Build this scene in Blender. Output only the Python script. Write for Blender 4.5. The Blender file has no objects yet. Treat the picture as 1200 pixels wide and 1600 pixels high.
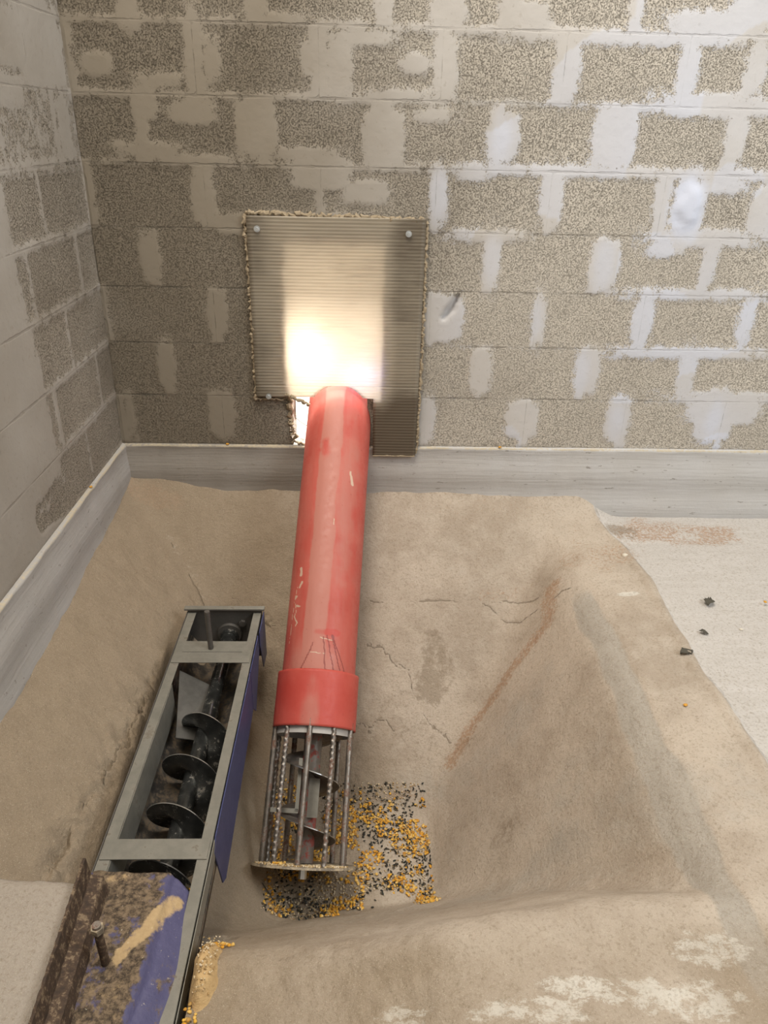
import bpy, math, random
import numpy as np
from mathutils import Vector, Matrix

random.seed(7)
rng = np.random.default_rng(11)
S = bpy.context.scene
C = S.collection

# ---------------------------------------------------------------- camera
F_PX = 1163.83                     # focal length for a 1600 px tall frame
PITCH, YAW, ROLL = .4753, .0335, .0237
fw = Vector((math.sin(YAW) * math.cos(PITCH), math.cos(YAW) * math.cos(PITCH), -math.sin(PITCH)))
rt = Vector((math.cos(YAW), -math.sin(YAW), 0))
up = rt.cross(fw)
r2 = rt * math.cos(ROLL) + up * math.sin(ROLL)
u2 = -rt * math.sin(ROLL) + up * math.cos(ROLL)
cd = bpy.data.cameras.new('camera'); cam = bpy.data.objects.new('camera', cd); C.objects.link(cam)
m = Matrix((r2, u2, -fw)).transposed().to_4x4()
m.translation = Vector((.9617, -2.8092, 1.1447))
cam.matrix_world = m
cd.sensor_fit = 'VERTICAL'; cd.sensor_height = 36; cd.sensor_width = 27
cd.lens = 36 * F_PX / 1600
cd.clip_start = .02
S.camera = cam

# ---------------------------------------------------------------- world, lights, exposure
S.view_settings.view_transform = 'Standard'; S.view_settings.look = 'None'
S.view_settings.gamma = 1; S.view_settings.use_curve_mapping = False
S.view_settings.exposure = 0.0
w = bpy.data.worlds.new('world'); S.world = w; w.use_nodes = True
w.node_tree.nodes['Background'].inputs[0].default_value = (1, .88, .74, 1)
w.node_tree.nodes['Background'].inputs[1].default_value = .47

def area(name, loc, target, size, size_y, energy, col):
    l = bpy.data.lights.new(name, 'AREA'); l.shape = 'RECTANGLE'; l.size = size; l.size_y = size_y
    l.energy = energy; l.color = col
    o = bpy.data.objects.new(name, l); C.objects.link(o); o.location = loc
    o.rotation_euler = (Vector(target) - Vector(loc)).to_track_quat('-Z', 'Y').to_euler()
    return o

area('doorway_daylight', (4.0, -2.6, 2.8), (2.3, 0, .9), 1.6, 1.6, 84, (.88, .94, 1))
area('overhead_daylight', (.45, -1.5, 4.2), (1.3, -.9, -.5), 1.6, 1.8, 165, (1, .91, .80))
area('added_glare_lamp', (.752, .085, .385), (.752, -.6, .33), .07, .12, 1.3, (1, .93, .82))  # added lamp close behind the sheet for its bright spot, not the sun
area('outdoor_sky', (.86, .9, .75), (.86, 0, .35), .7, .7, 10, (1, .93, .82))
area('outdoor_daylight', (.8, 1.3, 2.1), (.75, .5, -.12), 1.0, 1.0, 320, (1, .97, .92))
area('added_blue_lamp', (.955, .05, .30), (.955, -.5, .30), .10, .03, .28, (.16, .26, 1))  # added small blue lamp behind the sheet, tints its lower right

# HF-BEGIN
def sstep(a, b, v):
    t = np.clip((v - a) / (b - a), 0, 1)
    return t * t * (3 - 2 * t)

def smax(a, b, k=.04):
    h = np.clip(.5 + .5 * (a - b) / k, 0, 1)
    return b * (1 - h) + a * h + k * h * (1 - h)

def smin(a, b, k=.04):
    return -smax(-a, -b, k)

FLOOR_Z = -.31

def ground(x, y):
    """height of the cement hopper pit and the slab around it"""
    x = np.asarray(x, float); y = np.asarray(y, float)
    d = -y                                                       # distance from the back wall
    left0 = -.125 - .15 * (1 - np.exp(-d / .55))
    zl = left0 - .92 * x - .42 * np.clip(x - .33, 0, 9)
    back0 = -.125 - .07 * sstep(0, .55, x)
    zb = back0 - 1.05 * d - .12 * sstep(.35, .6, d) * 0
    zr = -.37 - 1.37 * (1.74 - x)
    zr = smin(smin(zr, -.37 + .38 * (x - 1.74), .05), -.327 + .04 * (x - 1.85), .02)
    crest = 1.905 - .13 * sstep(.65, 1.65, x)
    zf = -.31 - 1.30 * (crest - d)
    z = smax(smax(zl, zb, .05), smax(zr, zf, .12), .12)
    z = smax(z, np.full_like(z, -1.10), .03)
    cap = FLOOR_Z + .12 * np.exp(-(d / .10) ** 1.5) * (1 - sstep(1.80, 2.07, x)) + .2 * (1 - sstep(.05, .3, x)) * (1 - sstep(1.45, 1.66, d))
    cap = cap + .02 * (1 - sstep(1.7, 2.0, x)) * (1 - sstep(.2, .9, d))
    cap = cap - .125 * (1 - sstep(.62, 1.25, x)) * sstep(1.5, 1.72, d) * sstep(.45, .5, x)
    z = smin(z, cap, .05)
    # bed under the trough, cut through the front lip
    bed = np.maximum(-.76, -.40 - 6 * np.clip(x - .265, 0, 9))
    re = .64 - .028 * sstep(1.62, 1.74, d)
    inb = sstep(.235, .275, x) * (1 - sstep(-.02, .02, x - re) * (d < 1.68) - sstep(-.010, .006, x - re) * (d >= 1.68)) * sstep(.62, .74, d)
    z = np.where(inb > 0, z * (1 - inb) + np.minimum(z, bed) * inb, z)
    return z
# HF-END

# ---------------------------------------------------------------- small numpy noise
def _hash(ix, iy, seed):
    n = (ix.astype(np.int64) * 374761393 + iy.astype(np.int64) * 668265263 + seed * 982451653) & 0xffffffff
    n = ((n ^ (n >> 13)) * 1274126177) & 0xffffffff
    return ((n ^ (n >> 16)) & 0xffff) / 65535.0

def vnoise(x, y, s, seed=0):
    x = np.asarray(x) * s; y = np.asarray(y) * s
    ix = np.floor(x); iy = np.floor(y); fx = x - ix; fy = y - iy
    fx = fx * fx * (3 - 2 * fx); fy = fy * fy * (3 - 2 * fy)
    a = _hash(ix, iy, seed); b = _hash(ix + 1, iy, seed); c = _hash(ix, iy + 1, seed); d = _hash(ix + 1, iy + 1, seed)
    return (a * (1 - fx) + b * fx) * (1 - fy) + (c * (1 - fx) + d * fx) * fy - .5

def fbm(x, y, s, seed=0, o=4):
    r = 0; a = 1
    for i in range(o):
        r = r + a * vnoise(x, y, s, seed + i * 17); s *= 2.03; a *= .5
    return r

def seg_dist(x, y, pts, wob=0., ws=20, seed=3):
    """distance to a polyline in the plane"""
    xx = x + wob * fbm(x, y, ws, seed); yy = y + wob * fbm(x, y, ws, seed + 5)
    d = np.full(np.shape(x), 9.)
    for (ax, ay), (bx, by) in zip(pts[:-1], pts[1:]):
        vx, vy = bx - ax, by - ay
        t = np.clip(((xx - ax) * vx + (yy - ay) * vy) / (vx * vx + vy * vy), 0, 1)
        d = np.minimum(d, np.hypot(xx - ax - t * vx, yy - ay - t * vy))
    return d

def blob(x, y, cx, cy, rx, ry, wob=.25, s=9, seed=1):
    """1 inside an irregular ellipse, soft edge"""
    r = np.hypot((x - cx) / rx, (y - cy) / ry) + wob * 2 * fbm(x, y, s, seed)
    return 1 - sstep(.35, 1.25, r)

# ---------------------------------------------------------------- mesh helpers
def make(name, verts, faces, mat=None, parent=None, smooth=False, loc=(0, 0, 0)):
    """one mesh object; verts are in world coordinates"""
    if parent is not None:
        q = parent; loc = Vector((0, 0, 0))
        while q is not None: loc = loc + q.location; q = q.parent
    off = Vector(loc)
    me = bpy.data.meshes.new(name)
    me.from_pydata([tuple(Vector(v) - off) for v in verts], [], faces)
    me.validate(); me.update()
    if mat: me.materials.append(mat)
    if smooth: me.polygons.foreach_set('use_smooth', [True] * len(me.polygons))
    o = bpy.data.objects.new(name, me); C.objects.link(o)
    if parent is not None: o.parent = parent
    else: o.location = off
    return o

class MB:
    """collects shapes that become ONE mesh"""
    def __init__(s): s.v = []; s.f = []
    def add(s, v, f):
        n = len(s.v); s.v += [tuple(p) for p in v]; s.f += [tuple(i + n for i in t) for t in f]; return s
    def hexa(s, c8):
        return s.add(c8, [(0, 3, 2, 1), (4, 5, 6, 7), (0, 1, 5, 4), (1, 2, 6, 5), (2, 3, 7, 6), (3, 0, 4, 7)])
    def tube(s, pts, r, n=12, caps=True, prof=None):
        P = [Vector(p) for p in pts]; rings = []
        t0 = (P[1] - P[0]).normalized()
        a = t0.orthogonal().normalized()
        for i, p in enumerate(P):
            t = (P[min(i + 1, len(P) - 1)] - P[max(i - 1, 0)]).normalized()
            a = (a - t * a.dot(t)).normalized(); b = t.cross(a)
            rr = r[i] if isinstance(r, (list, tuple)) else r
            ring = []
            for k in range(n):
                th = 2 * math.pi * k / n
                q = rr * (prof(i, th) if prof else 1)
                ring.append(p + a * (q * math.cos(th)) + b * (q * math.sin(th)))
            rings.append(ring)
        f = []
        for i in range(len(P) - 1):
            for k in range(n):
                k2 = (k + 1) % n
                f.append((i * n + k, i * n + k2, (i + 1) * n + k2, (i + 1) * n + k))
        if caps:
            f.append(tuple(range(n - 1, -1, -1))); f.append(tuple((len(P) - 1) * n + k for k in range(n)))
        return s.add([v for rg in rings for v in rg], f)
    def build(s, name, mat, parent=None, smooth=False, bevel=0, loc=None):
        o = make(name, s.v, s.f, mat, parent, smooth, loc or (0, 0, 0))
        if bevel:
            b = o.modifiers.new('bevel', 'BEVEL'); b.width = bevel; b.segments = 2; b.limit_method = 'ANGLE'; b.angle_limit = .7
        if smooth:
            try: o.data.set_sharp_from_angle(angle=.7)
            except Exception: pass
        return o

def tag(o, label=None, cat=None, group=None, kind=None):
    if label: o['label'] = label
    if cat: o['category'] = cat
    if group: o['group'] = group
    if kind: o['kind'] = kind
    return o

def thing(name, loc, label, cat, group=None):
    o = bpy.data.objects.new(name, None); C.objects.link(o); o.location = loc; o.empty_display_size = .05
    return tag(o, label, cat, group)

def grid_object(name, X, Y, Z, keep, mat, attrs, parent=None):
    """X, Y, Z: 2-D arrays of world positions; keep: cells kept"""
    ny, nx = X.shape
    co = np.stack([X, Y, Z], -1).reshape(-1, 3).astype(np.float32)
    idx = np.arange(ny * nx).reshape(ny, nx)
    q = np.stack([idx[:-1, :-1], idx[:-1, 1:], idx[1:, 1:], idx[1:, :-1]], -1)
    q = q[keep] if keep is not None else q.reshape(-1, 4)
    me = bpy.data.meshes.new(name)
    me.vertices.add(len(co)); me.vertices.foreach_set('co', co.ravel())
    me.loops.add(q.size); me.loops.foreach_set('vertex_index', q.ravel().astype(np.int32))
    me.polygons.add(len(q)); me.polygons.foreach_set('loop_start', (np.arange(len(q)) * 4).astype(np.int32))
    me.polygons.foreach_set('loop_total', np.full(len(q), 4, np.int32))
    me.polygons.foreach_set('use_smooth', [True] * len(q))
    me.update(calc_edges=True)
    for k, a in attrs.items():
        at = me.attributes.new(k, 'FLOAT', 'POINT')
        at.data.foreach_set('value', np.asarray(a, np.float32).ravel())
    me.materials.append(mat)
    o = bpy.data.objects.new(name, me); C.objects.link(o)
    if parent: o.parent = parent
    return o

# ---------------------------------------------------------------- materials
class NT:
    def __init__(s, name):
        s.m = bpy.data.materials.new(name); s.m.use_nodes = True
        s.t = s.m.node_tree; s.n = s.t.nodes; s.b = s.n['Principled BSDF']
        s.pos = s.n.new('ShaderNodeTexCoord').outputs['Object']
    def link(s, a, b): s.t.links.new(a, b)
    def val(s, sock, v):
        if isinstance(v, (int, float)): sock.default_value = v
        elif isinstance(v, tuple): sock.default_value = (*v, 1) if len(v) == 3 and sock.type == 'RGBA' else v
        else: s.link(v, sock)
    def noise(s, scale, detail=4, rough=.55, stretch=None, dist=0.):
        x = s.n.new('ShaderNodeTexNoise'); x.inputs['Scale'].default_value = scale
        x.inputs['Detail'].default_value = detail; x.inputs['Roughness'].default_value = rough
        x.inputs['Distortion'].default_value = dist
        if stretch:
            mp = s.n.new('ShaderNodeMapping'); mp.inputs['Scale'].default_value = stretch
            s.link(s.pos, mp.inputs[0]); s.link(mp.outputs[0], x.inputs['Vector'])
        else: s.link(s.pos, x.inputs['Vector'])
        return x.outputs['Fac']
    def voro(s, scale, feature='F1'):
        x = s.n.new('ShaderNodeTexVoronoi'); x.feature = feature; x.inputs['Scale'].default_value = scale
        s.link(s.pos, x.inputs['Vector']); return x
    def attr(s, name):
        x = s.n.new('ShaderNodeAttribute'); x.attribute_name = name; return x.outputs['Fac']
    def math(s, op, a, b=0., c=None):
        x = s.n.new('ShaderNodeMath'); x.operation = op
        s.val(x.inputs[0], a); s.val(x.inputs[1], b)
        if c is not None: s.val(x.inputs[2], c)
        return x.outputs[0]
    def ramp(s, v, lo, hi, a=0., b=1.):
        x = s.n.new('ShaderNodeMapRange'); x.interpolation_type = 'SMOOTHSTEP'
        s.val(x.inputs[0], v); x.inputs[1].default_value = lo; x.inputs[2].default_value = hi
        x.inputs[3].default_value = a; x.inputs[4].default_value = b
        return x.outputs[0]
    def mix(s, f, a, b, mode='MIX'):
        x = s.n.new('ShaderNodeMix'); x.data_type = 'RGBA'; x.blend_type = mode
        s.val(x.inputs['Factor'], f); s.val(x.inputs['A'], a); s.val(x.inputs['B'], b)
        return x.outputs['Result']
    def bump(s, h, dist, strength=1., prev=None):
        x = s.n.new('ShaderNodeBump'); x.inputs['Distance'].default_value = dist
        s.val(x.inputs['Strength'], strength); s.link(h, x.inputs['Height'])
        if prev: s.link(prev, x.inputs['Normal'])
        return x.outputs[0]
    def out(s, col=None, rough=None, metal=None, normal=None, spec=None):
        if col is not None: s.val(s.b.inputs['Base Color'], col)
        if rough is not None: s.val(s.b.inputs['Roughness'], rough)
        if metal is not None: s.val(s.b.inputs['Metallic'], metal)
        if spec is not None: s.b.inputs['Specular IOR Level'].default_value = spec
        if normal is not None: s.link(normal, s.b.inputs['Normal'])
        return s.m

def mat_block():
    t = NT('concrete_block_masonry')
    big = t.noise(2.2, 3); mid = t.noise(26, 4, .65); grain = t.noise(215, 3, .7); fine = t.noise(380, 2)
    cell = t.voro(165).outputs['Distance']
    sep = t.n.new('ShaderNodeSeparateXYZ'); t.link(t.pos, sep.inputs[0]); coarse = t.ramp(sep.outputs['Z'], .55, 1.1)
    mort = t.attr('mortar')
    edge = t.math('MULTIPLY_ADD', t.math('SUBTRACT', mid, .5), .060, mort)
    film = t.math('MULTIPLY_ADD', t.math('SUBTRACT', grain, .5), .13, edge)
    edge = t.math('MULTIPLY_ADD', t.math('SUBTRACT', grain, .5), .040, edge)
    M = t.math('MAXIMUM', t.ramp(edge, -.006, .006), t.ramp(film, -.004, .008, 0, .8))
    # aggregate face: pale gravel, dark pores
    pores = t.ramp(t.math('MULTIPLY_ADD', cell, .12, t.noise(210, 6, .85)), .54, .72)
    pores = t.math('MULTIPLY', pores, t.math('MULTIPLY_ADD', coarse, .25, .62))
    agg = t.mix(pores, t.mix(t.noise(95, 4, .8), (.52, .475, .40), (.70, .65, .565)), (.17, .145, .105))
    agg = t.mix(t.ramp(big, .3, .7, 0, .3), agg, (.46, .42, .36))
    agg = t.mix(t.ramp(fine, .6, .75, 0, .4), agg, (.62, .59, .52))
    mo = t.mix(t.noise(7, 4), (.50, .475, .435), (.58, .565, .545))
    mo = t.mix(t.ramp(t.noise(60, 3), .62, .7, 0, .4), mo, (.36, .33, .28))
    dust_shade = t.attr('dust_shade')  # brown dust tone that also carries painted light falloff
    mo = t.mix(t.math('MULTIPLY', dust_shade, .9), mo, (.20, .168, .12)); agg = t.mix(t.math('MULTIPLY', dust_shade, .88), agg, t.mix(pores, t.mix(t.noise(95, 4, .8), (.12, .097, .066), (.215, .178, .125)), (.062, .049, .032)))
    white = t.attr('white')
    mo = t.mix(white, mo, (.60, .64, .74))
    col = t.mix(M, agg, mo)
    line = t.ramp(t.math('MULTIPLY_ADD', t.math('SUBTRACT', mid, .5), .010, t.attr('joint')), -.001, .0025, 0, 1)
    hz = t.math('MULTIPLY', t.math('ABSOLUTE', t.math('SUBTRACT', t.math('FRACT', t.math('MULTIPLY_ADD', sep.outputs['Z'], 1 / .2047, .5)), .5)), .2047)
    hz = t.math('MULTIPLY_ADD', t.math('SUBTRACT', t.noise(16, 4, .7), .5), .016, hz)
    hline = t.math('MULTIPLY', t.ramp(t.math('ABSOLUTE', hz), .0012, .0045, 1, 0), t.math('MULTIPLY_ADD', M, -.55, 1.))
    line = t.math('MAXIMUM', t.math('MULTIPLY', line, t.math('MULTIPLY_ADD', M, -.4, 1.)), hline)
    line = t.math('MULTIPLY', line, t.ramp(t.noise(5, 2), .36, .60, .15, .95))
    col = t.mix(t.math('MULTIPLY', line, t.math('MULTIPLY_ADD', dust_shade, .5, .4)), col, (.13, .115, .09))
    rough_h = t.math('MULTIPLY', t.math('SUBTRACT', 1., M), t.math('SUBTRACT', 1.0, pores))
    h = t.math('ADD', rough_h, t.math('MULTIPLY', M, 1.1))
    h = t.math('MULTIPLY_ADD', line, -.8, h)
    n = t.bump(h, .0035, .9)
    n = t.bump(t.noise(40, 4), .004, .35, n)
    return t.out(col, .95, 0, n, .2)

def mat_plinth():
    t = NT('trowelled_plinth_render')
    st = t.noise(3, 5, .6, (1, 1, 26)); b = t.noise(4, 4); f = t.noise(90, 3)
    col = t.mix(st, (.43, .425, .41), (.60, .60, .60))
    col = t.mix(t.ramp(b, .35, .7, 0, .5), col, (.50, .485, .455))
    col = t.mix(t.ramp(t.noise(35, 3, .7, (.6, 1, 2)), .64, .70, 0, .6), col, (.17, .15, .12))
    col = t.mix(t.attr('dust_shade'), col, (.23, .20, .16))
    col = t.mix(t.ramp(t.math('MULTIPLY_ADD', t.math('SUBTRACT', f, .5), .012, t.attr('edge')), -.001, .003, 0, .8), col, (.50, .43, .30))
    n = t.bump(st, .004, .5); n = t.bump(f, .0015, .5, n)
    return t.out(col, .9, 0, n, .25)

def mat_cement():
    t = NT('cement_screed')
    b = t.noise(2.6, 5, .6); mid = t.noise(14, 5, .65); f = t.noise(120, 4, .7); ff = t.noise(420, 2)
    col = t.mix(t.ramp(b, .38, .62), (.395, .33, .26), (.52, .448, .365))
    col = t.mix(t.ramp(mid, .4, .75, 0, .5), col, (.55, .485, .405))
    col = t.mix(t.attr('dust_shade'), col, t.mix(mid, (.25, .195, .132), (.34, .272, .19)))  # dust colour, also used to paint the dimmer left and front
    grey = t.mix(mid, (.36, .325, .275), (.46, .42, .36))
    col = t.mix(t.ramp(t.math('MULTIPLY_ADD', t.math('SUBTRACT', mid, .5), .7, t.attr('grey')), .3, .8), col, grey)
    slab = t.mix(t.noise(5, 5, .7, (1, 6, 1)), (.47, .44, .40), (.63, .605, .575))
    col = t.mix(t.ramp(t.math('MULTIPLY_ADD', t.math('SUBTRACT', mid, .5), .4, t.attr('slab')), .35, .6), col, slab)
    col = t.mix(t.ramp(t.math('MULTIPLY_ADD', t.math('SUBTRACT', t.noise(26, 8, .8, (1, 1.6, 1), .25), .5), 3.4, t.attr('white')), .55, .95, 0, .9), col, (.66, .63, .56))
    col = t.mix(t.ramp(t.math('MULTIPLY_ADD', t.math('SUBTRACT', t.noise(90, 4, .75), .5), 2.4, t.attr('red')), .45, 1.05, 0, .8), col, t.mix(t.noise(40, 3), (.30, .165, .10), (.46, .31, .19)))
    col = t.mix(t.ramp(t.math('MULTIPLY_ADD', t.math('SUBTRACT', t.noise(45, 4, .7), .5), 2.2, t.attr('stain_shade')), .45, 1.1, 0, .5), col, (.18, .135, .085))
    col = t.mix(t.math('MULTIPLY', t.attr('dust_shade'), .7), col, t.mix(mid, (.25, .198, .138), (.36, .29, .21)))
    # gritty specks
    col = t.mix(t.ramp(f, .50, .68, 0, .42), col, (.22, .175, .115))
    col = t.mix(t.ramp(t.noise(55, 5, .8), .52, .70, 0, .30), col, (.24, .19, .125))
    col = t.mix(t.ramp(ff, .58, .70, 0, .45), col, (.60, .54, .43))
    ck = t.ramp(t.attr('crack'), .25, .8)
    col = t.mix(t.math('MULTIPLY', ck, .55), col, (.15, .115, .075))
    n = t.bump(mid, .012, .25); n = t.bump(t.noise(48, 5, .75), .007, .8, n); n = t.bump(f, .003, .8, n)
    n = t.bump(t.math('SUBTRACT', 1., ck), .004, .8, n)
    return t.out(col, .95, 0, n, .2)

def mat_red():
    t = NT('scuffed_red_paint')
    b = t.noise(5, 4); st = t.noise(9, 5, .6, (6, 1, 1)); f = t.noise(60, 4, .7)
    col = t.mix(t.ramp(b, .35, .65), (.46, .058, .042), (.53, .095, .072))
    dust_shade = t.ramp(t.math('MULTIPLY_ADD', t.math('SUBTRACT', st, .5), .5, t.attr('dust')), .1, .9, 0, .8)  # only dust on the paint here
    col = t.mix(dust_shade, col, (.45, .20, .155))
    col = t.mix(t.ramp(f, .64, .72, 0, .35), col, (.25, .05, .035))
    col = t.mix(t.ramp(t.attr('scratch'), .3, .8, 0, .8), col, (.60, .48, .36))
    col = t.mix(t.ramp(t.attr('groove'), .3, .8, 0, .75), col, (.20, .035, .03))
    n = t.bump(f, .0006, .5)
    return t.out(col, t.ramp(f, .3, .7, .42, .62), 0, n, .4)

def mat_metal(name, c1, c2, rough=.45, metal=.7, dirt=None, dirt_lo=.55, dirt_hi=.7, scale=18, amt=.8, bump=.001):
    t = NT(name)
    a = t.noise(scale, 5, .65); b = t.noise(scale * 4, 4, .7)
    col = t.mix(t.ramp(a, .3, .7), c1, c2)
    r = rough
    if dirt:
        k = t.ramp(t.math('MULTIPLY_ADD', t.math('SUBTRACT', b, .5), .35, a), dirt_lo, dirt_hi, 0, amt)
        col = t.mix(k, col, dirt); r = t.mix(k, (rough,) * 3, (.9, .9, .9))
        met = t.math('MULTIPLY_ADD', k, -metal, metal)
    else: met = metal
    return t.out(col, r, met, t.bump(b, bump, .6))

def mat_plain(name, col, rough=.8, col2=None, scale=40, bump=.001, spec=.4):
    t = NT(name); a = t.noise(scale, 4, .65)
    return t.out(t.mix(a, col, col2 or col), rough, 0, t.bump(a, bump, .8), spec)

def mat_cover():
    t = NT('blue_paint_caked_with_meal')
    a = t.noise(9, 5, .7, (1, .6, 1)); b = t.noise(38, 5, .7); c = t.noise(110, 3, .7)
    m = t.math('MULTIPLY_ADD', t.math('SUBTRACT', b, .5), 1.3, t.math('MULTIPLY_ADD', t.math('SUBTRACT', a, .5), 1.9, t.attr('caked')))
    blue = t.mix(b, (.058, .058, .132), (.118, .113, .21))
    col = t.mix(t.ramp(m, .35, .6), blue, t.mix(t.ramp(t.noise(70, 5, .75), .35, .65), (.05, .038, .028), (.23, .17, .11)))
    col = t.mix(t.ramp(t.math('MULTIPLY_ADD', t.math('SUBTRACT', b, .5), 1.1, t.attr('meal')), .5, .8), col, t.mix(c, (.36, .25, .13), (.55, .41, .23)))
    col = t.mix(t.ramp(c, .66, .74, 0, .6), col, (.62, .55, .42))
    n = t.bump(m, .004, .6); n = t.bump(c, .002, .6, n)
    return t.out(col, t.ramp(m, .3, .6, .5, .95), 0, n, .3)

def mat_sheet():
    """ribbed translucent polycarbonate, with dust on the inside"""
    t = NT('dusty_translucent_polycarbonate')
    st = t.noise(6, 5, .7, (1, 1, 22)); st2 = t.noise(4, 4, .7, (1.2, 1, 60)); b = t.noise(5, 4)
    grime = t.ramp(t.math('MULTIPLY_ADD', t.math('SUBTRACT', st, .5), .9, t.attr('grime')), .3, .9)
    col = t.mix(t.ramp(st, .35, .7), (.40, .355, .275), (.54, .49, .40))
    col = t.mix(grime, col, (.21, .17, .12))
    col = t.mix(t.ramp(st2, .68, .75, 0, .6), col, (.10, .075, .05))
    dif = t.n.new('ShaderNodeBsdfDiffuse'); t.val(dif.inputs[0], col)
    tr = t.n.new('ShaderNodeBsdfTranslucent'); t.val(tr.inputs[0], t.mix(grime, (.90, .84, .74), (.25, .2, .15)))
    gl = t.n.new('ShaderNodeBsdfGlossy'); gl.inputs['Roughness'].default_value = .35; t.val(gl.inputs[0], (.8, .8, .8))
    m1 = t.n.new('ShaderNodeMixShader'); m1.inputs[0].default_value = .5
    t.link(dif.outputs[0], m1.inputs[1]); t.link(tr.outputs[0], m1.inputs[2])
    m2 = t.n.new('ShaderNodeMixShader'); m2.inputs[0].default_value = .04
    t.link(m1.outputs[0], m2.inputs[1]); t.link(gl.outputs[0], m2.inputs[2])
    t.link(m2.outputs[0], t.n['Material Output'].inputs['Surface'])
    return t.m

M_BLOCK = mat_block(); M_PLINTH = mat_plinth(); M_CEMENT = mat_cement(); M_RED = mat_red()
M_COVER = mat_cover(); M_SHEET = mat_sheet()
M_STEEL = mat_metal('worn_bar_steel', (.20, .18, .155), (.34, .31, .275), .38, .8, (.16, .075, .045), .50, .64, 30, .85)
M_PLATE = mat_metal('dusty_steel_plate', (.20, .17, .13), (.30, .26, .20), .6, .3, (.46, .38, .26), .42, .6, 30, .9)
M_GALV = mat_metal('grey_primer_steel', (.185, .178, .15), (.235, .225, .19), .5, .15, (.15, .12, .09), .62, .72, 22, .7)
M_DARK = mat_metal('polished_black_screw_steel', (.05, .052, .05), (.13, .135, .13), .22, .75, (.33, .30, .25), .60, .70, 26, .55)
M_INNER = mat_metal('grimy_dark_lining', (.045, .04, .035), (.10, .09, .075), .5, .3, (.15, .11, .07), .45, .6, 26, .8)
M_ENDPL = mat_metal('dark_grey_primer', (.085, .08, .07), (.11, .10, .09), .55, .2)
M_NAVY = mat_metal('blue_sheet_paint', (.036, .045, .125), (.058, .066, .165), .42, .0, (.16, .14, .13), .68, .76, 40, .5)
M_RUST = mat_metal('rusty_dirty_angle_steel', (.05, .034, .024), (.11, .068, .042), .75, .2, (.27, .205, .13), .52, .66, 60, .75, .003)
M_SLEEVE = mat_plain('pale_grey_inner_ring', (.50, .49, .47), .6, (.40, .38, .34))
M_AUGER = mat_metal('worn_red_and_grey_screw', (.15, .13, .11), (.25, .225, .20), .45, .4, (.30, .06, .045), .46, .58, 14, .9)
M_FLIGHT = mat_metal('worn_flighting_steel', (.10, .09, .08), (.19, .17, .15), .4, .5, (.11, .08, .06), .5, .65, 20, .6)
M_FOAM = mat_plain('tan_sealant', (.40, .33, .23), .95, (.27, .22, .15), 70, .004, .1)
M_ZINC = mat_metal('zinc_screw', (.62, .66, .68), (.70, .74, .76), .3, .8)
def mat_kernels(name, cols, rough):
    t = NT(name); g = t.n.new('ShaderNodeNewGeometry'); r = t.n.new('ShaderNodeValToRGB')
    r.color_ramp.interpolation = 'CONSTANT'; e = r.color_ramp.elements
    e[0].color = (*cols[0], 1); e[1].position = 1 / len(cols); e[1].color = (*cols[1], 1)
    for i, c in enumerate(cols[2:]): q = e.new((i + 2) / len(cols)); q.color = (*c, 1)
    t.link(g.outputs['Random Per Island'], r.inputs[0])
    return t.out(r.outputs[0], rough, 0, None, .3)
M_CORN = mat_kernels('yellow_corn', [(.66, .33, .035), (.72, .42, .06), (.52, .25, .03), (.70, .45, .12), (.60, .30, .04), (.45, .27, .08), (.74, .50, .17)], .5)
M_SEED = mat_kernels('black_seed', [(.02, .02, .017), (.045, .042, .033), (.03, .028, .02), (.09, .075, .05), (.025, .03, .025)], .55)
M_PALE = mat_kernels('pale_broken_grain', [(.62, .50, .31), (.48, .36, .20), (.40, .27, .12), (.68, .58, .42)], .8)
M_MEAL = mat_plain('ground_meal', (.50, .33, .15), .95, (.62, .45, .24), 150, .004, .1)
M_RIM = mat_metal('bright_worn_edge', (.45, .45, .43), (.60, .60, .58), .3, .9)
M_BAFFLE = mat_metal('dull_grey_sheet', (.105, .10, .09), (.15, .145, .13), .45, .3)
M_LEAF = mat_plain('dark_dry_leaf', (.06, .055, .04), .8, (.10, .09, .07), 60)
M_STONE = mat_plain('pale_pebble', (.72, .68, .58), .8, (.60, .55, .45), 50)
M_GRAVEL = mat_plain('outdoor_gravel', (.62, .58, .50), .95, (.50, .46, .40), 30, .01, .1)
M_WIRE = mat_plain('grey_wire', (.12, .12, .12), .5)

# ================================================================ THE SETTING
CH = .2047                                     # one block course
def course_offsets(n): return .41 if n % 2 == 0 else .216

def mortar_field(u, z, verts_j, patches, wide, seed):
    """metres inside (+) or outside (-) the smeared mortar, and distance to the nearest joint line"""
    row = np.floor(z / CH); fz = z - row * CH
    dh = np.minimum(fz, CH - fz)
    near = np.round(z / CH)
    hw = wide(u, near) + .010 * fbm(u, near * 3.1, 3.0, seed)
    s = hw - dh
    vj = np.full(u.shape, -9.); jl = dh + .0
    for (n, off, hws) in verts_j:
        k = np.round((u - off) / .4)
        dx = np.abs(u - off - k * .4)
        inrow = (row == n)
        h = hws * (.7 + 1.1 * (_hash(k, k * 0 + n, seed)))
        vj = np.where(inrow, np.maximum(vj, h - dx), vj)
        jl = np.where(inrow, np.minimum(jl, dx + .0015), jl)
    s = np.maximum(s, vj)
    for (cx, cz, rx, rz) in patches:
        r = np.hypot((u - cx) / rx, (z - cz) / rz)
        r = np.maximum(r, .0) ** 1.0
        box = np.maximum(np.abs(u - cx) / rx, np.abs(z - cz) / rz)
        rr = .45 * r + .55 * box
        s = np.maximum(s, (1 - rr) * min(rx, rz) * 1.0)
    return s, .0025 - jl

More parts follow.
